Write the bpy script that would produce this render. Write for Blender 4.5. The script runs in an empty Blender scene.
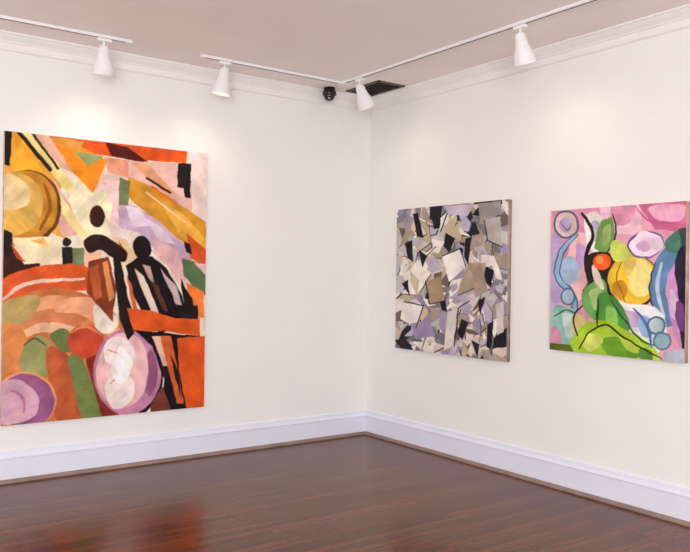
import bpy, bmesh, numpy as np, math, random
from mathutils import Vector, Matrix
scene=bpy.context.scene
scene.view_settings.view_transform='Standard'
scene.view_settings.look='None'
scene.view_settings.exposure=0.0

def lin(c):
    c=np.array(c,dtype=float)/255.0
    return np.where(c<=0.04045,c/12.92,((c+0.055)/1.055)**2.4)
def L4(c): return tuple(float(v) for v in lin(c))+(1.0,)

# ------------------------------------------------------------ materials
def new_mat(name):
    m=bpy.data.materials.new(name); m.use_nodes=True
    nt=m.node_tree; b=nt.nodes['Principled BSDF']
    return m,nt,b
def noisy_mat(name,c,rough=0.5,amt=0.06,scale=6,bump=0.02,bscale=60,metal=0.0):
    m,nt,b=new_mat(name)
    tc=nt.nodes.new('ShaderNodeTexCoord')
    n=nt.nodes.new('ShaderNodeTexNoise'); n.inputs['Scale'].default_value=scale; n.inputs['Detail'].default_value=4
    r=nt.nodes.new('ShaderNodeValToRGB')
    c=np.array(c,float)
    r.color_ramp.elements[0].position=0.3; r.color_ramp.elements[1].position=0.7
    r.color_ramp.elements[0].color=L4(np.clip(c*(1-amt),0,255)); r.color_ramp.elements[1].color=L4(np.clip(c*(1+amt),0,255))
    nt.links.new(tc.outputs['Object'],n.inputs['Vector']); nt.links.new(n.outputs['Fac'],r.inputs['Fac'])
    nt.links.new(r.outputs['Color'],b.inputs['Base Color'])
    b.inputs['Roughness'].default_value=rough; b.inputs['Metallic'].default_value=metal
    if bump>0:
        n2=nt.nodes.new('ShaderNodeTexNoise'); n2.inputs['Scale'].default_value=bscale; n2.inputs['Detail'].default_value=3
        bp=nt.nodes.new('ShaderNodeBump'); bp.inputs['Strength'].default_value=bump; bp.inputs['Distance'].default_value=0.01
        nt.links.new(tc.outputs['Object'],n2.inputs['Vector']); nt.links.new(n2.outputs['Fac'],bp.inputs['Height'])
        nt.links.new(bp.outputs['Normal'],b.inputs['Normal'])
    return m
M_wall=noisy_mat('wall_paint',(236,234,229),0.75,0.006,2.5,0.12,35)
M_ceil=noisy_mat('ceiling_paint',(243,233,230),0.8,0.010,1.5,0.10,30)
M_trim=noisy_mat('trim_gloss_white',(226,228,241),0.35,0.01,4,0.05,20)
M_corn=noisy_mat('cornice_paint',(236,232,228),0.6,0.01,4,0.05,20)
M_shoe=noisy_mat('shoe_molding_taupe',(140,118,108),0.5,0.08,8,0.0)
M_white=noisy_mat('track_white_enamel',(235,233,232),0.35,0.01,10,0.0)
M_black=noisy_mat('dome_black_plastic',(22,20,22),0.15,0.05,10,0.0)
M_dark=noisy_mat('vent_dark_metal',(96,84,78),0.6,0.05,10,0.0)
M_dkk=noisy_mat('vent_interior',(40,34,32),0.8,0.05,10,0.0)
def emis(name,c,s):
    m,nt,b=new_mat(name)
    b.inputs['Base Color'].default_value=L4(c); b.inputs['Emission Color'].default_value=L4(c); b.inputs['Emission Strength'].default_value=s
    return m
M_bulb=emis('lamp_bulb_glow',(255,240,215),3.0)

def floor_mat():
    m,nt,b=new_mat('oak_strip_floor')
    N=nt.nodes.new; L=nt.links.new
    tc=N('ShaderNodeTexCoord')
    br=N('ShaderNodeTexBrick'); br.offset=0.37; br.offset_frequency=3
    br.inputs['Scale'].default_value=1.0; br.inputs['Brick Width'].default_value=1.1; br.inputs['Row Height'].default_value=0.057
    br.inputs['Mortar Size'].default_value=0.0018; br.inputs['Mortar Smooth'].default_value=0.2; br.inputs['Bias'].default_value=0.0
    br.inputs['Color1'].default_value=L4((118,64,34)); br.inputs['Color2'].default_value=L4((86,43,22)); br.inputs['Mortar'].default_value=L4((32,15,8))
    L(tc.outputs['Object'],br.inputs['Vector'])
    mp=N('ShaderNodeMapping'); mp.inputs['Scale'].default_value=(2.0,60,1)
    L(tc.outputs['Object'],mp.inputs['Vector'])
    n=N('ShaderNodeTexNoise'); n.inputs['Scale'].default_value=1.5; n.inputs['Detail'].default_value=6; n.inputs['Roughness'].default_value=0.6
    L(mp.outputs['Vector'],n.inputs['Vector'])
    r=N('ShaderNodeValToRGB'); r.color_ramp.elements[0].position=0.3; r.color_ramp.elements[1].position=0.72
    r.color_ramp.elements[0].color=(0.6,0.55,0.5,1); r.color_ramp.elements[1].color=(1.1,1.05,1.0,1)
    L(n.outputs['Fac'],r.inputs['Fac'])
    mx=N('ShaderNodeMix'); mx.data_type='RGBA'; mx.blend_type='MULTIPLY'; mx.inputs['Factor'].default_value=1.0
    L(br.outputs['Color'],mx.inputs['A']); L(r.outputs['Color'],mx.inputs['B'])
    L(mx.outputs['Result'],b.inputs['Base Color'])
    n3=N('ShaderNodeTexNoise'); n3.inputs['Scale'].default_value=3.0; n3.inputs['Detail'].default_value=3
    L(tc.outputs['Object'],n3.inputs['Vector'])
    mr=N('ShaderNodeMapRange'); mr.inputs['To Min'].default_value=0.17; mr.inputs['To Max'].default_value=0.25
    L(n3.outputs['Fac'],mr.inputs['Value']); L(mr.outputs['Result'],b.inputs['Roughness'])
    bp=N('ShaderNodeBump'); bp.inputs['Strength'].default_value=0.10; bp.inputs['Distance'].default_value=0.001; bp.invert=True
    L(br.outputs['Fac'],bp.inputs['Height']); L(bp.outputs['Normal'],b.inputs['Normal'])
    b.inputs['Specular IOR Level'].default_value=0.24
    b.inputs['Specular Tint'].default_value=(1.0,.72,.54,1)
    return m
M_floor=floor_mat()

# ------------------------------------------------------------ mesh helpers
def obj_from(name,verts,faces,mat,parent=None,smooth=False):
    me=bpy.data.meshes.new(name); me.from_pydata([tuple(v) for v in verts],[],faces); me.update()
    bm=bmesh.new(); bm.from_mesh(me); bmesh.ops.recalc_face_normals(bm,faces=bm.faces); bm.to_mesh(me); bm.free()
    me.materials.append(mat)
    o=bpy.data.objects.new(name,me); scene.collection.objects.link(o)
    if parent: o.parent=parent
    if smooth:
        for p in me.polygons: p.use_smooth=True
    return o
def box(name,lo,hi,mat,parent=None,bevel=0):
    x0,y0,z0=lo; x1,y1,z1=hi
    v=[(x0,y0,z0),(x1,y0,z0),(x1,y1,z0),(x0,y1,z0),(x0,y0,z1),(x1,y0,z1),(x1,y1,z1),(x0,y1,z1)]
    f=[(0,3,2,1),(4,5,6,7),(0,1,5,4),(1,2,6,5),(2,3,7,6),(3,0,4,7)]
    o=obj_from(name,v,f,mat,parent)
    if bevel:
        m=o.modifiers.new('b','BEVEL'); m.width=bevel; m.segments=2
    return o
def lathe(name,prof,mat,parent=None,seg=40,mtx=None,smooth=True):
    v=[];f=[]
    for (r,z) in prof:
        for i in range(seg):
            a=2*math.pi*i/seg; v.append(Vector((r*math.cos(a),r*math.sin(a),z)))
    for j in range(len(prof)-1):
        for i in range(seg):
            f.append((j*seg+i,j*seg+(i+1)%seg,(j+1)*seg+(i+1)%seg,(j+1)*seg+i))
    if mtx is not None: v=[mtx@p for p in v]
    return obj_from(name,v,f,mat,parent,smooth)
def sweep(name,prof,axis,a0,a1,mat,mitre=True):
    v=[];f=[];n=len(prof)
    for (d,z) in prof:
        v.append((a0,-d,z) if axis=='L' else (-d,a0,z))
    for (d,z) in prof:
        e=-d if mitre else a1
        v.append((e,-d,z) if axis=='L' else (-d,e,z))
    for i in range(n): f.append((i,(i+1)%n,n+(i+1)%n,n+i))
    f.append(tuple(range(n))); f.append(tuple(range(2*n-1,n-1,-1)))
    return obj_from(name,v,f,mat)

# ------------------------------------------------------------ room
XB,YB,HC=-7.5,-8.5,3.19
box('floor',(XB,YB,-0.1),(0.12,0.12,0),M_floor)
box('ceiling',(XB,YB,HC),(0.12,0.12,HC+0.1),M_ceil)
box('wall_left',(XB,0,0),(0.12,0.12,HC),M_wall)
box('wall_right',(0,YB,0),(0.12,0,HC),M_wall)
bb=[(0.0,0.0),(0.022,0.0),(0.022,0.165),(0.026,0.168),(0.027,0.178),(0.022,0.186),(0.017,0.200),(0.016,0.212),(0.013,0.222),(0.008,0.227),(0,0.227)]
sweep('baseboard_left',bb,'L',XB,0,M_trim); sweep('baseboard_right',bb,'R',YB,0,M_trim)
sh=[(0.0225,0.0)]+[(0.0225+0.02*math.cos(t),0.026*math.sin(t)) for t in np.linspace(0,math.pi/2,6)]
sweep('trim_1',sh,'L',XB,0,M_shoe); sweep('trim_2',sh,'R',YB,0,M_shoe)
cor=[(0,3.065),(0.010,3.066),(0.015,3.074),(0.013,3.082),(0.007,3.086),(0.007,3.122),(0.014,3.126),(0.016,3.134),(0.028,3.146),(0.044,3.162),(0.052,3.174),(0.062,3.176),(0.062,3.19),(0,3.19)]
sweep('trim_3',cor,'L',XB,0,M_corn); sweep('trim_4',cor,'R',YB,0,M_corn)

# ------------------------------------------------------------ painting engine
def vnoise(x,y,seed):
    r=np.random.RandomState(seed); T=r.rand(64,64)
    xi=np.floor(x).astype(int); yi=np.floor(y).astype(int); fx=x-xi; fy=y-yi
    fx=fx*fx*(3-2*fx); fy=fy*fy*(3-2*fy)
    a=T[xi%64,yi%64]; b=T[(xi+1)%64,yi%64]; c=T[xi%64,(yi+1)%64]; d=T[(xi+1)%64,(yi+1)%64]
    return (a*(1-fx)+b*fx)*(1-fy)+(c*(1-fx)+d*fx)*fy-0.5
def catmull(pts,closed=True,k=8):
    P=np.array(pts,float); n=len(P); out=[]
    rngi=range(n) if closed else range(n-1)
    for i in rngi:
        if closed: p0,p1,p2,p3=P[(i-1)%n],P[i],P[(i+1)%n],P[(i+2)%n]
        else: p0,p1,p2,p3=P[max(i-1,0)],P[i],P[i+1],P[min(i+2,n-1)]
        for t in np.arange(k)/k:
            out.append(0.5*((2*p1)+(-p0+p2)*t+(2*p0-5*p1+4*p2-p3)*t*t+(-p0+3*p1-3*p2+p3)*t**3))
    if not closed: out.append(P[-1])
    return np.array(out)
def inpoly(X,Y,P):
    x0,y0=P.min(0); x1,y1=P.max(0)
    m=np.zeros(X.shape,bool)
    idx=np.where((X>=x0)&(X<=x1)&(Y>=y0)&(Y<=y1))[0]
    if len(idx)==0: return m
    x=X[idx]; y=Y[idx]; ins=np.zeros(len(idx),bool); j=len(P)-1
    for i in range(len(P)):
        xi,yi=P[i]; xj,yj=P[j]
        if yi!=yj:
            c=((yi>y)!=(yj>y))&(x<(xj-xi)*(y-yi)/(yj-yi)+xi); ins^=c
        j=i
    m[idx]=ins; return m
def linemask(X,Y,P,w):
    m=np.zeros(X.shape,bool)
    n=len(P)-1
    for i in range(n):
        a=P[i]; b=P[i+1]; ab=b-a; l=ab@ab
        if l<1e-9: continue
        ww=w*(0.55+0.9*math.sin(math.pi*(i+0.5)/n)*0.5)
        idx=np.where((X>min(a[0],b[0])-ww)&(X<max(a[0],b[0])+ww)&(Y>min(a[1],b[1])-ww)&(Y<max(a[1],b[1])+ww))[0]
        if len(idx)==0: continue
        t=np.clip(((X[idx]-a[0])*ab[0]+(Y[idx]-a[1])*ab[1])/l,0,1)
        d=(X[idx]-a[0]-t*ab[0])**2+(Y[idx]-a[1]-t*ab[1])**2
        m[idx]|=d<(ww/2)**2
    return m
def homography(q):
    src=[(0,1),(1,1),(1,0),(0,0)]; A=[];B=[]
    for (u,v),(x,y) in zip(src,q):
        A.append([u,v,1,0,0,0,-u*x,-v*x]);B.append(x); A.append([0,0,0,u,v,1,-u*y,-v*y]);B.append(y)
    h=np.linalg.solve(np.array(A,float),np.array(B,float)); return np.append(h,1).reshape(3,3)
def paint(quad,nu,nv,bg,shapes,warp=0.8,brush=0.10,sat=1.0,blur=1):
    u,v=np.meshgrid(np.linspace(0,1,nu),np.linspace(0,1,nv)); u=u.ravel(); v=v.ravel()
    H=homography(quad); w=H[2,0]*u+H[2,1]*v+1
    X0=(H[0,0]*u+H[0,1]*v+H[0,2])/w; Y0=(H[1,0]*u+H[1,1]*v+H[1,2])/w
    X=X0+warp*vnoise(X0/7,Y0/7,1)*2; Y=Y0+warp*vnoise(X0/7+9,Y0/7+5,2)*2
    C=np.tile(np.array(bg,float),(len(X),1))
    C*= (1+brush*1.2*(vnoise(X0/9,Y0/9,3)[:,None]))
    r=np.random.RandomState(11)
    for k,s in enumerate(shapes):
        t=s[0]; col=np.array(s[2],float)
        if t=='p': m=inpoly(X,Y,np.array(s[1],float))
        elif t=='s': m=inpoly(X,Y,catmull(s[1]))
        elif t=='e':
            cx,cy,rx,ry=s[1][:4]; a=math.radians(s[1][4]) if len(s[1])>4 else 0
            dx=X-cx; dy=Y-cy; xr=dx*math.cos(a)+dy*math.sin(a); yr=-dx*math.sin(a)+dy*math.cos(a)
            m=(xr/rx)**2+(yr/ry)**2<1
        elif t=='l': m=linemask(X,Y,catmull(s[1],False),s[3])
        elif t=='b': m=linemask(X,Y,np.array(s[1],float),s[3])
        if not m.any(): continue
        ang=r.rand()*math.pi; ca,sa=math.cos(ang),math.sin(ang)
        xx=X0[m]*ca+Y0[m]*sa; yy=-X0[m]*sa+Y0[m]*ca
        nz=vnoise(xx/12,yy/2.6,20+k%7)*0.7+vnoise(xx/12+3,yy/12,40+k%5)*1.9
        tint=vnoise(xx/9+7,yy/9,60+k%5)[:,None]*np.array([[8,4,-10]])+vnoise(xx/8+17,yy/8,70+k%5)[:,None]*np.array([[12,12,14]])
        C[m]=col*(1+brush*nz)[:,None]+tint
    # hand-blended edges: light smoothing of the paint film
    G=C.reshape(nv,nu,3)
    for _ in range(blur):
        Gp=np.pad(G,((1,1),(1,1),(0,0)),'edge')
        G=(Gp[1:-1,1:-1]*2+Gp[:-2,1:-1]+Gp[2:,1:-1]+Gp[1:-1,:-2]+Gp[1:-1,2:])/6
    C=G.reshape(-1,3)
    if sat!=1.0:
        g=C.mean(1,keepdims=True); C=g+(C-g)*sat
    return u,v,np.clip(C,4,252)
def paint_mat():
    m,nt,b=new_mat('oil_paint_on_canvas')
    N=nt.nodes.new; L=nt.links.new
    a=N('ShaderNodeAttribute'); a.attribute_name='paint'
    tc=N('ShaderNodeTexCoord')
    n=N('ShaderNodeTexNoise'); n.inputs['Scale'].default_value=28; n.inputs['Detail'].default_value=5
    L(tc.outputs['Object'],n.inputs['Vector'])
    r=N('ShaderNodeValToRGB'); r.color_ramp.elements[0].color=(0.88,0.88,0.88,1); r.color_ramp.elements[1].color=(1.0,1.0,1.0,1)
    r.color_ramp.elements[0].position=0.3; r.color_ramp.elements[1].position=0.7
    L(n.outputs['Fac'],r.inputs['Fac'])
    mx=N('ShaderNodeMix'); mx.data_type='RGBA'; mx.blend_type='MULTIPLY'; mx.inputs['Factor'].default_value=1
    L(a.outputs['Color'],mx.inputs['A']); L(r.outputs['Color'],mx.inputs['B']); L(mx.outputs['Result'],b.inputs['Base Color'])
    n2=N('ShaderNodeTexNoise'); n2.inputs['Scale'].default_value=90; n2.inputs['Detail'].default_value=4
    L(tc.outputs['Object'],n2.inputs['Vector'])
    bp=N('ShaderNodeBump'); bp.inputs['Strength'].default_value=0.15; bp.inputs['Distance'].default_value=0.002
    L(n2.outputs['Fac'],bp.inputs['Height']); L(bp.outputs['Normal'],b.inputs['Normal'])
    b.inputs['Roughness'].default_value=0.6; b.inputs['Specular IOR Level'].default_value=0.15
    return m
M_oil=paint_mat()
def make_painting(name,wd,ht,th,nu,nv,data,sidecol,loc,rotz):
    u,v,C=data
    n=len(u); X=(u-0.5)*wd; Z=(v-0.5)*ht
    co=np.zeros((n+8,3)); co[:n,0]=X; co[:n,1]=-th/2; co[:n,2]=Z
    k=n
    for y in (-th/2,th/2):
        for (a,b2) in ((-.5,-.5),(.5,-.5),(.5,.5),(-.5,.5)):
            co[k]=(a*wd,y,b2*ht); k+=1
    i=np.arange(nu-1)[None,:]+np.arange(nv-1)[:,None]*nu; i=i.ravel()
    quads=np.stack([i,i+1,i+nu+1,i+nu],1)
    s=n; ex=np.array([(s+0,s+4,s+5,s+1),(s+1,s+5,s+6,s+2),(s+2,s+6,s+7,s+3),(s+3,s+7,s+4,s+0),(s+5,s+4,s+7,s+6)])
    F=np.concatenate([quads,ex]); nf=len(F)
    me=bpy.data.meshes.new(name); me.vertices.add(len(co)); me.vertices.foreach_set('co',co.ravel())
    me.loops.add(nf*4); me.loops.foreach_set('vertex_index',F.ravel().astype(np.int32))
    me.polygons.add(nf); me.polygons.foreach_set('loop_start',(np.arange(nf)*4).astype(np.int32))
    me.polygons.foreach_set('loop_total',np.full(nf,4,np.int32))
    mi=np.zeros(nf,np.int32); mi[-5:]=1
    me.materials.append(M_oil); me.materials.append(noisy_mat(name+'_canvas_edge',sidecol,0.8,0.12,14,0.1,80))
    me.update(calc_edges=True); me.polygons.foreach_set('material_index',mi)
    at=me.color_attributes.new('paint','FLOAT_COLOR','POINT')
    cc=np.ones((len(co),4)); cc[:n,:3]=lin(C); at.data.foreach_set('color',cc.ravel().astype(np.float32))
    me.validate(); me.update()
    o=bpy.data.objects.new(name,me); scene.collection.objects.link(o)
    o.location=loc; o.rotation_euler=(0,0,rotz)
    return o

# ---- painting 1
A=[]
def P(*a): A.append(('p',a[0],a[1]))
def S(*a): A.append(('s',a[0],a[1]))
def E(*a): A.append(('e',a[0],a[1]))
def Ln(p,c,w): A.append(('l',p,c,w))
def B(p,c,w): A.append(('b',p,c,w))
P([(0,128),(62,136),(60,205),(0,260)],(228,160,58))
P([(0,128),(12,131),(10,166),(0,163)],(30,22,20))
P([(12,131),(22,132),(42,172),(30,185),(11,168)],(244,168,46))
P([(20,131),(50,134),(110,210),(95,215),(60,185)],(242,220,140))
P([(34,133),(48,134),(122,218),(112,224),(60,166)],(230,176,152))
P([(48,134),(58,137),(98,178),(90,186)],(242,216,190))
P([(12,168),(40,172),(66,206),(66,240),(50,232),(40,190)],(240,182,62))
B([(17,130),(50,170)],(38,26,22),4)
B([(31,131),(58,168)],(60,34,24),2.6)
P([(58,165),(76,176),(122,172),(120,222),(98,212)],(238,204,194))
P([(76,176),(95,192),(128,178),(126,252),(84,252),(66,205),(72,190)],(248,234,196))
P([(52,178),(70,205),(84,235),(62,236),(54,215)],(228,172,156))
P([(58,190),(72,212),(88,236),(78,236),(62,214)],(248,228,156))
P([(102,182),(126,180),(126,206),(122,226),(110,222),(112,206)],(236,196,194))
P([(108,222),(124,222),(128,250),(112,240)],(240,214,206))
P([(45,132),(187,147),(186,163),(120,158),(60,148)],(228,88,32))
P([(50,136),(80,146),(107,160),(93,193),(70,170)],(238,142,36))
P([(54,137),(84,141),(80,150),(62,146)],(214,150,66))
P([(74,151),(104,156),(88,166)],(150,162,104))
P([(104,142),(126,146),(152,164),(112,156)],(92,26,18))
P([(126,160),(180,163),(206,190),(206,240),(170,205),(128,178)],(236,188,174))
P([(130,162),(148,163),(176,194),(164,192)],(232,160,120))
P([(104,157),(128,160),(128,178),(108,172)],(226,150,120))
P([(186,146),(210,150),(209,232),(192,214),(190,163)],(238,212,204))
P([(178,163),(191,163),(190,198),(184,197),(184,188),(177,187)],(26,20,22))
P([(128,176),(160,191),(206,222),(206,262),(180,240),(150,216),(127,196)],(214,148,44))
P([(160,200),(184,214),(206,240),(206,256),(180,236)],(230,172,66))
B([(147,178),(170,192)],(60,30,22),2.4); B([(152,187),(176,203)],(226,110,40),3)
B([(146,192),(186,222)],(240,200,160),1.8)
P([(118,202),(136,206),(160,222),(192,252),(190,272),(165,264),(140,240),(118,226)],(204,172,196))
P([(124,204),(140,208),(150,226),(132,226)],(228,208,224))
P([(140,214),(160,226),(176,244),(160,240)],(230,206,216))
P([(122,228),(138,232),(156,250),(140,250),(124,244)],(240,220,210))
P([(152,236),(176,250),(186,270),(184,290),(168,268),(154,252)],(228,178,176))
P([(119,177),(130,181),(128,206),(118,204)],(116,124,78))
P([(186,232),(207,250),(207,266),(190,258)],(212,80,36)); P([(184,241),(190,244),(192,254),(186,252)],(30,20,20))
P([(182,258),(206,264),(206,296),(196,290),(184,276)],(92,118,74)); P([(194,262),(206,264),(206,276)],(236,190,180))
P([(186,282),(204,292),(204,318),(192,316)],(234,124,56))
P([(112,236),(126,238),(140,262),(128,270),(116,256)],(242,208,164)); P([(118,240),(128,254),(124,262)],(216,96,44))
# ochre orb
E((27,207,34,37),(110,62,24)); E((25.5,206,32,35.5),(200,136,44)); S([(8,174),(28,176),(42,192),(40,218),(22,234),(0,232),(-4,200)],(226,176,84))
S([(4,176),(20,178),(30,192),(26,206),(2,208)],(242,210,150))
Ln([(44,184),(50,206),(40,230)],(150,90,30),4)
P([(0,228),(12,233),(14,262),(0,268)],(34,24,22))
P([(0,262),(12,252),(40,264),(34,276),(0,290)],(60,28,20))
P([(12,238),(60,236),(62,250),(60,263),(24,264)],(244,226,184))
P([(10,242),(26,262),(16,258)],(206,80,36)); P([(30,240),(44,238),(50,248)],(240,186,100))
E((67,242,4.5,4.5),(36,28,26)); P([(62,247),(72,247),(72,266),(62,266)],(30,26,24)); P([(72,248),(84,248),(84,267),(72,267)],(112,128,92))
P([(84,249),(101,251),(101,268),(84,267)],(240,186,156))
S([(0,282),(40,266),(84,266),(98,288),(60,292),(25,308),(0,322)],(220,90,40))
Ln([(0,302),(28,283),(84,279)],(242,204,180),4)
# arcs bottom-left : broad soft bands
E((56,378,84,90),(204,116,64)); E((56,378,78,83),(228,156,112)); E((54,382,68,73),(214,130,82)); E((52,388,60,66),(238,186,144)); E((48,392,54,60),(212,122,68))
S([(60,300),(95,298),(118,322),(108,330),(84,314),(56,312)],(236,164,122))
S([(0,306),(20,296),(40,298),(30,318),(0,334)],(186,158,98))
S([(94,305),(118,318),(112,332),(97,330)],(246,230,208))
S([(0,330),(20,326),(28,350),(18,380),(0,382)],(228,140,78))
E((36,360,16,25,10),(156,156,96)); Ln([(24,345),(34,338),(46,345)],(96,92,50),2.2)
P([(0,380),(10,372),(30,376),(50,392),(40,420),(0,426)],(206,104,54))
S([(46,352),(60,348),(76,370),(84,420),(60,424),(50,392)],(192,92,52))
S([(68,358),(80,354),(92,385),(104,420),(84,422),(74,390)],(116,130,70))
S([(86,356),(100,352),(114,388),(118,416),(103,418),(94,390)],(130,40,28))
S([(50,336),(64,328),(80,346),(64,352)],(112,128,66))
E((85,341,18,16.5,-10),(194,72,44)); Ln([(70,333),(85,326),(100,334)],(222,130,84),3)
S([(146,340),(160,356),(162,384),(150,408),(138,414),(150,380)],(34,20,26)); E((127,372,34,43),(192,130,160)); S([(150,350),(158,372),(150,396),(142,380)],(156,90,124)); S([(112,336),(136,336),(148,360),(144,392),(124,408),(102,396),(96,366)],(236,186,184)); S([(110,338),(126,338),(136,356),(130,366),(108,364),(104,350)],(250,232,226)); S([(104,385),(118,372),(134,382),(130,402),(112,408)],(242,224,214))
Ln([(108,350),(124,358),(120,374),(110,384)],(222,150,150),2.2); S([(120,346),(132,362),(122,384),(110,372),(116,360)],(250,240,234))
E((25,400,31,29),(232,160,110)); E((25,401,29,27.5),(150,88,128)); S([(0,384),(20,380),(38,396),(34,416),(14,424),(-4,420)],(212,164,182)); Ln([(10,390),(22,396),(24,412)],(176,110,140),3)
# dark shapes
E((97,216,7.5,11),(62,28,18))
S([(84,240),(98,234),(112,240),(126,252),(124,262),(110,256),(100,250),(88,252)],(44,24,20))
P([(88,262),(108,256),(116,288),(112,322),(98,306),(86,292)],(134,56,32))
P([(88,268),(98,264),(102,296),(94,300)],(188,92,48))
P([(112,254),(120,258),(128,298),(137,328),(128,340),(119,318)],(28,17,17))
P([(102,262),(107,260),(114,296),(109,302)],(232,150,90))
P([(126,266),(138,256),(152,256),(168,270),(182,296),(188,322),(160,334),(142,312),(130,290)],(24,15,17))
P([(180,278),(192,298),(198,330),(188,330)],(30,18,18))
E((142,247,9,12,-10),(28,16,17))
P([(134,268),(144,276),(162,322),(155,322)],(226,206,190)); P([(126,274),(131,284),(139,318),(134,318)],(214,104,50)); P([(142,264),(150,266),(156,292)],(200,160,150))
P([(160,268),(176,286),(184,312),(176,304)],(196,170,166)); P([(150,280),(158,286),(168,312),(162,310)],(96,50,40))
P([(126,308),(150,310),(176,318),(200,318),(200,336),(165,331),(134,332)],(222,90,34))
P([(168,304),(198,306),(198,319),(180,318)],(30,18,18))
P([(134,330),(200,336),(204,338),(204,412),(160,414),(164,380),(152,346)],(24,15,17))
P([(177,338),(206,336),(206,412),(187,410),(179,370)],(224,88,30))
P([(160,336),(171,336),(184,404),(177,404)],(208,96,46)); P([(152,336),(160,336),(168,366),(163,366)],(230,180,160))
P([(170,352),(178,372),(182,400),(176,380)],(24,16,17))
P([(150,406),(162,386),(172,412),(150,414)],(120,60,44))
q1=[(5,131),(207,153),(204,407),(1,426)]
d1=paint(q1,420,580,(238,222,200),A,0.6,0.10)
make_painting('abstract_painting',1.556,2.081,0.038,420,580,d1,(214,180,170),(-2.495,-0.021,1.4515),0)

# ---- painting 2 : sharp angular collage
rd=random.Random(915)
pal=[((196,190,190),4.5),((236,228,218),4.5),((170,152,132),4.5),((160,146,170),2.6),((126,122,128),3.2),((202,184,154),2.6),((112,96,88),2.2),((36,34,42),2.4),((184,172,190),2.4),((222,202,190),2.4)]
cols=[c for c,w in pal]; ws=[w for c,w in pal]
A=[]
def shard(cx,cy,sz,el,ang,c):
    n=rd.choice([3,4,4,5]); pts=[]
    for i in range(n):
        a=2*math.pi*(i+rd.uniform(-.32,.32))/n; r=sz*rd.uniform(.55,1.35)
        x=r*math.cos(a)*el; y=r*math.sin(a)
        pts.append((cx+x*math.cos(ang)-y*math.sin(ang),cy+x*math.sin(ang)+y*math.cos(ang)))
    kind='p' if rd.random()<.93 else 's'
    if rd.random()<.35:
        A.append((kind,[(x+rd.uniform(.5,1.3),y+.9) for x,y in pts],rd.choice([(52,46,50),(100,84,76),(84,76,92)])))
    A.append((kind,pts,c)); return pts
for lv,(cnt,s0,s1,e0,e1) in enumerate([(75,14,21,.9,1.6),(105,6,11,1.1,2.4),(95,2.6,5,1.4,3.8)]):
    for _ in range(cnt):
        c=rd.choices(cols,ws)[0]
        if lv==0 and c==(36,34,42): c=(126,122,128)
        shard(rd.uniform(395,508),rd.uniform(198,362),rd.uniform(s0,s1),rd.uniform(e0,e1),rd.choice([.4,1.1,1.4,1.7,2.1,2.6])+rd.uniform(-.2,.2),c)
for pts in ([(431,211),(442,209),(440,228),(434,229)],[(413,214),(418,213),(424,238),(417,236)],[(405,243),(412,240),(414,262),(408,258)],[(446,232),(455,238),(450,252),(444,246)],[(466,238),(472,236),(469,264),(464,256)],
   [(486,266),(494,270),(491,286),(484,280)],[(462,318),(469,322),(463,340),(458,332)],[(420,250),(428,256),(422,268)],[(478,300),(486,296),(481,314)],[(440,300),(446,296),(447,312),(442,310)],[(488,324),(494,320),(492,348),(487,346)],[(402,284),(408,280),(410,296)]):
    A.append(('p',pts,(30,28,36)))
A.append(('p',[(478,203),(501,201),(501,214),(480,218)],(150,144,140)));A.append(('p',[(484,220),(500,216),(502,246),(488,240)],(184,174,168)))
A.append(('p',[(444,206),(474,204),(468,216),(448,214)],(202,188,208)));A.append(('p',[(426,282),(440,276),(446,300),(430,304)],(172,146,118)))
A.append(('p',[(442,256),(460,248),(466,266),(450,282)],(240,234,224)));A.append(('p',[(472,270),(482,262),(488,290),(476,298)],(172,150,130)))
A.append(('p',[(404,302),(424,306),(416,328),(400,320)],(234,226,220)));A.append(('p',[(410,324),(430,320),(436,336),(416,340)],(160,142,174)))
A.append(('p',[(448,312),(458,308),(454,346),(444,350)],(230,220,212)));A.append(('p',[(496,304),(504,300),(504,330),(498,334)],(208,198,188)))
for pts in ([(442,256),(460,248),(466,266)],[(404,302),(424,306),(416,328)],[(484,220),(488,240),(502,246)],[(426,282),(430,304),(446,300)],[(455,346),(459,308),(470,300)]):
    A.append(('b',pts,(58,46,46),1.3))
q2=[(397,210),(508,199),(507,361),(395,349)]
d2=paint(q2,340,420,(196,186,178),A,0.5,0.08)
make_painting('abstract_painting',1.331,1.247,0.038,340,420,d2,(168,146,124),(-0.021,-1.1325,1.4805),-math.pi/2)

# ---- painting 3
A=[]
S([(552,212),(600,208),(598,240),(570,262),(552,262)],(226,150,176))
P([(598,206),(640,202),(642,236),(606,232)],(238,194,206)); S([(612,206),(634,204),(630,222),(614,224)],(230,158,180))
P([(636,202),(688,198),(688,232),(655,228)],(212,112,146)); S([(650,206),(684,204),(680,220),(656,218)],(236,172,194)); Ln([(634,206),(652,222),(684,224)],(196,96,130),1.6)
S([(552,238),(562,244),(560,300),(552,310)],(192,168,208))
S([(575,235),(592,240),(584,270),(596,300),(576,300),(566,270)],(230,180,182))
S([(578,244),(586,250),(582,270),(576,262)],(200,162,204)); S([(580,300),(592,304),(588,322),(576,316)],(216,140,168))
E((566,225,13,14),(88,98,134)); E((566,225,11,12),(228,202,184)); E((565,226,6,7),(178,164,202)); Ln([(560,222),(566,230),(572,224)],(130,100,120),1.3)
Ln([(576,236),(561,254),(558,278),(574,300),(570,330),(560,348)],(78,104,146),7.4)
Ln([(576,236),(561,254),(558,278),(574,300),(570,330),(560,348)],(150,186,208),4.4)
S([(562,262),(574,258),(580,276),(570,286),(562,278)],(172,194,214)); E((568,298,8,9),(86,110,144)); E((568,298,6.2,7.2),(160,186,200))
S([(552,312),(566,308),(588,324),(584,344),(570,352),(552,350)],(140,186,166)); S([(552,328),(560,332),(562,350),(552,350)],(214,144,172))
S([(562,316),(574,318),(580,334),(568,338)],(196,214,206)); Ln([(554,318),(568,312),(586,326),(582,344)],(66,94,88),1.6)
S([(572,318),(584,316),(588,334),(576,338)],(218,198,134))
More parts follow.
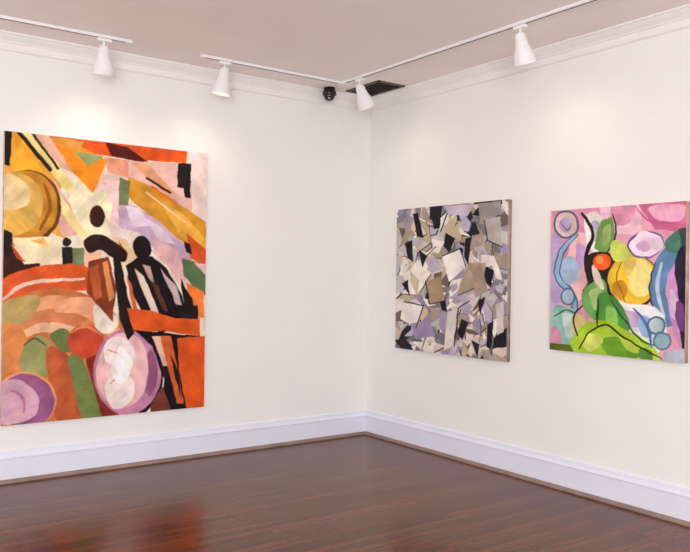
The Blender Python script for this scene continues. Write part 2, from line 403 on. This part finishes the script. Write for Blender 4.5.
S([(584,218),(598,213),(606,232),(598,252),(588,246)],(242,234,226)); S([(590,224),(598,222),(600,236),(594,240)],(196,178,206))
P([(600,222),(612,216),(616,238),(606,256),(594,248)],(114,152,78)); S([(604,228),(610,224),(610,240),(604,246)],(164,188,112))
Ln([(582,214),(593,234),(586,258),(592,278),(584,292)],(34,28,30),3.8)
Ln([(613,214),(616,236),(606,254)],(46,54,40),1.8)
S([(584,262),(596,252),(612,256),(614,284),(606,300),(592,290)],(42,34,32))
S([(586,288),(604,280),(610,304),(596,320),(582,306)],(112,166,88)); S([(590,292),(600,288),(602,302),(594,310)],(174,204,130)); S([(592,266),(598,270),(604,290),(596,284)],(230,212,196))
E((602,262,9,8.5),(230,94,38)); E((600,260,4,4),(244,150,80))
E((632.5,281,26.5,28),(44,38,42)); E((633,280,24.5,26),(236,194,60)); S([(634,258),(648,262),(654,280),(646,296),(632,292),(628,274)],(248,226,138)); E((620,290,8,10),(212,150,48)); S([(624,262),(636,258),(630,276)],(240,208,110)); Ln([(624,258),(617,278),(626,302)],(150,104,40),1.3)
S([(614,240),(628,246),(632,256),(618,262),(610,254)],(200,212,96))
E((646,244,18.5,13.5,-15),(108,82,136)); S([(630,244),(642,231),(660,236),(662,248),(648,256),(634,254)],(240,216,228)); S([(636,246),(644,240),(652,246),(644,252)],(214,172,204))
S([(655,262),(666,246),(676,232),(688,230),(688,260),(674,266),(666,290),(674,322),(660,322),(650,292)],(98,134,170))
S([(664,244),(676,230),(686,234),(682,250),(672,252)],(78,120,104)); Ln([(662,262),(658,286),(664,316)],(206,218,232),4); Ln([(655,262),(650,290),(658,320)],(50,58,92),1.8)
S([(670,270),(688,258),(688,352),(676,338),(668,300)],(204,150,194)); S([(675,260),(690,240),(690,354),(682,348),(679,300)],(40,36,58)); S([(670,290),(677,296),(677,318),(671,312)],(232,200,220)); P([(678,228),(688,226),(688,244),(681,246)],(58,84,80)); S([(676,300),(684,306),(684,330),(677,322)],(110,66,120))
S([(606,296),(630,304),(658,308),(668,336),(652,354),(628,336),(612,322)],(236,234,230)); S([(622,310),(640,314),(640,326),(628,324)],(206,172,206)); S([(640,316),(654,320),(652,336),(642,334)],(146,180,208))
S([(598,296),(618,300),(630,326),(618,342),(600,336)],(78,146,64)); S([(606,308),(616,310),(618,324),(608,324)],(140,192,92))
S([(568,358),(578,332),(600,320),(624,328),(654,346),(656,368),(600,366)],(168,202,56)); S([(600,342),(622,338),(642,354),(620,362)],(112,162,46)); S([(582,344),(592,334),(604,340),(592,352)],(208,222,112)); S([(620,336),(634,342),(640,352),(628,350)],(190,214,84)); S([(640,348),(652,350),(652,360),(642,360)],(94,140,60))
Ln([(580,350),(590,333),(606,325),(620,334),(640,346),(662,358)],(38,44,28),2)
Ln([(610,300),(624,318),(640,338),(660,346)],(62,70,58),1.8)
Ln([(598,298),(598,326)],(44,54,36),1.8); Ln([(634,308),(648,326),(652,346)],(80,112,176),2.8); Ln([(582,306),(574,318),(578,336)],(46,48,44),1.8)
E((657,325,9,9.5),(82,106,126)); E((657,325,7,7.5),(180,196,190)); E((663,340,9.5,9.5),(96,130,146)); E((663,340,7.5,7.5),(150,180,188))
P([(664,352),(688,346),(688,366),(662,362)],(186,190,202)); P([(550,345),(572,346),(576,356),(550,354)],(94,106,44))
q3=[(551,212),(686,200),(685,362),(550,351)]
d3=paint(q3,400,440,(230,164,182),A,0.9,0.10,1.04)
make_painting('abstract_painting',1.032,0.998,0.038,400,440,d3,(196,160,140),(-0.021,-2.725,1.489),-math.pi/2)

# ------------------------------------------------------------ track lighting
TX,TY=-0.6075,-0.389; TZ=3.168
def rail(parent,name,lo,hi):
    x0,y0=lo; x1,y1=hi
    w=0.018
    if abs(y1-y0)<1e-6:
        box(name,(x0,y0-w,TZ),(x1,y0+w,HC-0.0005),M_white,parent,0.003)
        box(name+'_slot',(x0+.02,y0-0.006,TZ-0.001),(x1-.02,y0+0.006,TZ+0.004),M_dark,parent)
    else:
        box(name,(x0-w,y0,TZ),(x0+w,y1,HC-0.0005),M_white,parent,0.003)
        box(name+'_slot',(x0-0.006,y0+.02,TZ-0.001),(x0+0.006,y1-.02,TZ+0.004),M_dark,parent)
def empty(n,loc=(0,0,0)):
    e=bpy.data.objects.new(n,None); scene.collection.objects.link(e); e.location=loc; e.empty_display_size=.1; return e
t1=empty('ceiling_light_track'); rail(t1,'rail',(-5.2,TY),(-2.52,TY)); box('end_cap',(-2.525,TY-.022,TZ-.003),(-2.495,TY+.022,HC-.0005),M_white,t1,.003)
t2=empty('ceiling_light_track'); rail(t2,'rail_a',(-1.92,TY),(TX-.03,TY)); rail(t2,'rail_b',(TX,-5.6),(TX,TY-.03))
box('corner_joint',(TX-.035,TY-.035,TZ-.005),(TX+.035,TY+.035,HC-.0005),M_white,t2,.003)
box('end_cap',(-1.945,TY-.022,TZ-.003),(-1.916,TY+.022,HC-.0005),M_white,t2,.003)

def track_lamp(x,y,aim,power,size=1.0,axis='x',spot=70):
    e=empty('track_spotlight',(x,y,TZ-0.002))
    lx,ly=(.05,.016) if axis=='x' else (.016,.05)
    box('adapter',(-lx,-ly,-0.022),(lx,ly,0),M_white,e,.004)
    s=size
    lathe('stem',[(0,-.02),(.009,-.02),(.009,-.06),(0,-.06)],M_white,e,16)
    piv=Vector((0,0,-0.07))
    lathe('knuckle',[(0,.016),(.012,.013),(.016,0),(.012,-.013),(0,-.016)],M_white,e,20,Matrix.Translation(piv))
    d=Vector(aim).normalized()
    q=d.to_track_quat('-Z','Y').to_matrix().to_4x4()
    M=Matrix.Translation(piv)@q@Matrix.Scale(s,4)
    prof=[(0,.022),(.018,.020),(.027,.012),(.031,.0),(.036,-.03),(.040,-.055),(.047,-.075),(.057,-.100),(.063,-.128),(.066,-.150),(.068,-.158),(.066,-.163),(.062,-.161),(.060,-.148),(.054,-.11),(.040,-.08),(.0,-.078)]
    lathe('shade',prof,M_white,e,48,M)
    lathe('shade_band',[(.0335,-.010),(.036,-.012),(.037,-.020),(.035,-.022)],M_white,e,48,M)
    lathe('bulb',[(0,-.079),(.025,-.082),(.046,-.112),(.050,-.125),(.045,-.135),(.0,-.14)],M_bulb,e,32,M)
    ld=bpy.data.lights.new('spot','SPOT'); ld.energy=power; ld.spot_size=math.radians(spot); ld.spot_blend=1.0; ld.color=(1.0,.92,.76); ld.shadow_soft_size=.05
    lo=bpy.data.objects.new('spot_beam',ld); scene.collection.objects.link(lo); lo.parent=e
    lo.matrix_local=Matrix.Translation(piv+d*0.19*s)@q
    return e
track_lamp(-2.695,TY,(.04,.16,-1),5.0,1.15,'x',150)
track_lamp(-1.745,TY,(-.12,.10,-1),5.0,1.15,'x',150)
track_lamp(TX,-.64,(.38,-.14,-1),3.0,1.15,'y',150)
track_lamp(TX,-2.395,(.34,.02,-1),4.5,1.15,'y',150)

# ------------------------------------------------------------ dome camera + vent
sc=empty('dome_security_camera',(-.57,-.135,HC))
lathe('mount_ring',[(0,0),(.050,0),(.052,-.03),(.062,-.034),(.064,-.062),(.058,-.068),(0,-.068)],M_black,sc,40)
lathe('dome',[(.052,-.068)]+[(.052*math.cos(t),-.068-.05*math.sin(t)) for t in np.linspace(.05,math.pi/2,12)],M_black,sc,40)
lathe('lens',[(0,.0),(.010,0),(.010,-.006),(0,-.006)],M_white,sc,20,Matrix.Translation((-.025,-.035,-.096))@Matrix.Rotation(.8,4,'X'))
vt=empty('ceiling_air_vent',(-.25,-.39,HC))
hx,hy=.15,.24
for nm,lo,hi in (('frame_a',(-hx,-hy,-.012),(hx,-hy+.025,0)),('frame_b',(-hx,hy-.025,-.012),(hx,hy,0)),('frame_c',(-hx,-hy,-.012),(-hx+.025,hy,0)),('frame_d',(hx-.025,-hy,-.012),(hx,hy,0))):
    box(nm,lo,hi,M_dark,vt,.002)
box('back',(-hx+.02,-hy+.02,-.003),(hx-.02,hy-.02,-.0005),M_dkk,vt)
for i in range(12):
    y=-hy+.04+i*.036
    o=box('louver_%d'%(i+1),(-hx+.022,-.010,-.001),(hx-.022,.010,.001),M_dark,vt); o.location=(0,y,-.009); o.rotation_euler=(.6,0,0)

# ------------------------------------------------------------ light
w=bpy.data.worlds.new('World'); scene.world=w; w.use_nodes=True
bg=w.node_tree.nodes['Background']; bg.inputs['Color'].default_value=(0.97,0.97,1.0,1); bg.inputs['Strength'].default_value=1.68
def area(name,loc,target,sx,sy,p,c):
    ld=bpy.data.lights.new(name,'AREA'); ld.shape='RECTANGLE'; ld.size=sx; ld.size_y=sy; ld.energy=p; ld.color=c
    o=bpy.data.objects.new(name,ld); scene.collection.objects.link(o); o.location=loc
    o.rotation_euler=(Vector(target)-Vector(loc)).to_track_quat('-Z','Y').to_euler()
area('fill_from_behind',(-6.2,-8.2,1.7),(-1,-1,2.3),2.5,2.0,300,(.98,.98,1.0))  # unseen area fill added behind the camera to brighten the room

# ------------------------------------------------------------ camera
yaw,rol=.6266,.0129
fw=Vector((math.sin(yaw),math.cos(yaw),0)); rt=Vector((math.cos(yaw),-math.sin(yaw),0)); up=Vector((0,0,1))
c,s=math.cos(rol),math.sin(rol)
X=c*rt+s*up; Y=-s*rt+c*up; Z=-fw
cd=bpy.data.cameras.new('camera'); cam=bpy.data.objects.new('camera',cd); scene.collection.objects.link(cam)
Mx=Matrix(((X.x,Y.x,Z.x,-4.5068),(X.y,Y.y,Z.y,-5.8488),(X.z,Y.z,Z.z,1.5),(0,0,0,1)))
cam.matrix_world=Mx
cd.sensor_width=36; cd.lens=771.28/690*36; cd.clip_start=.05
scene.camera=cam
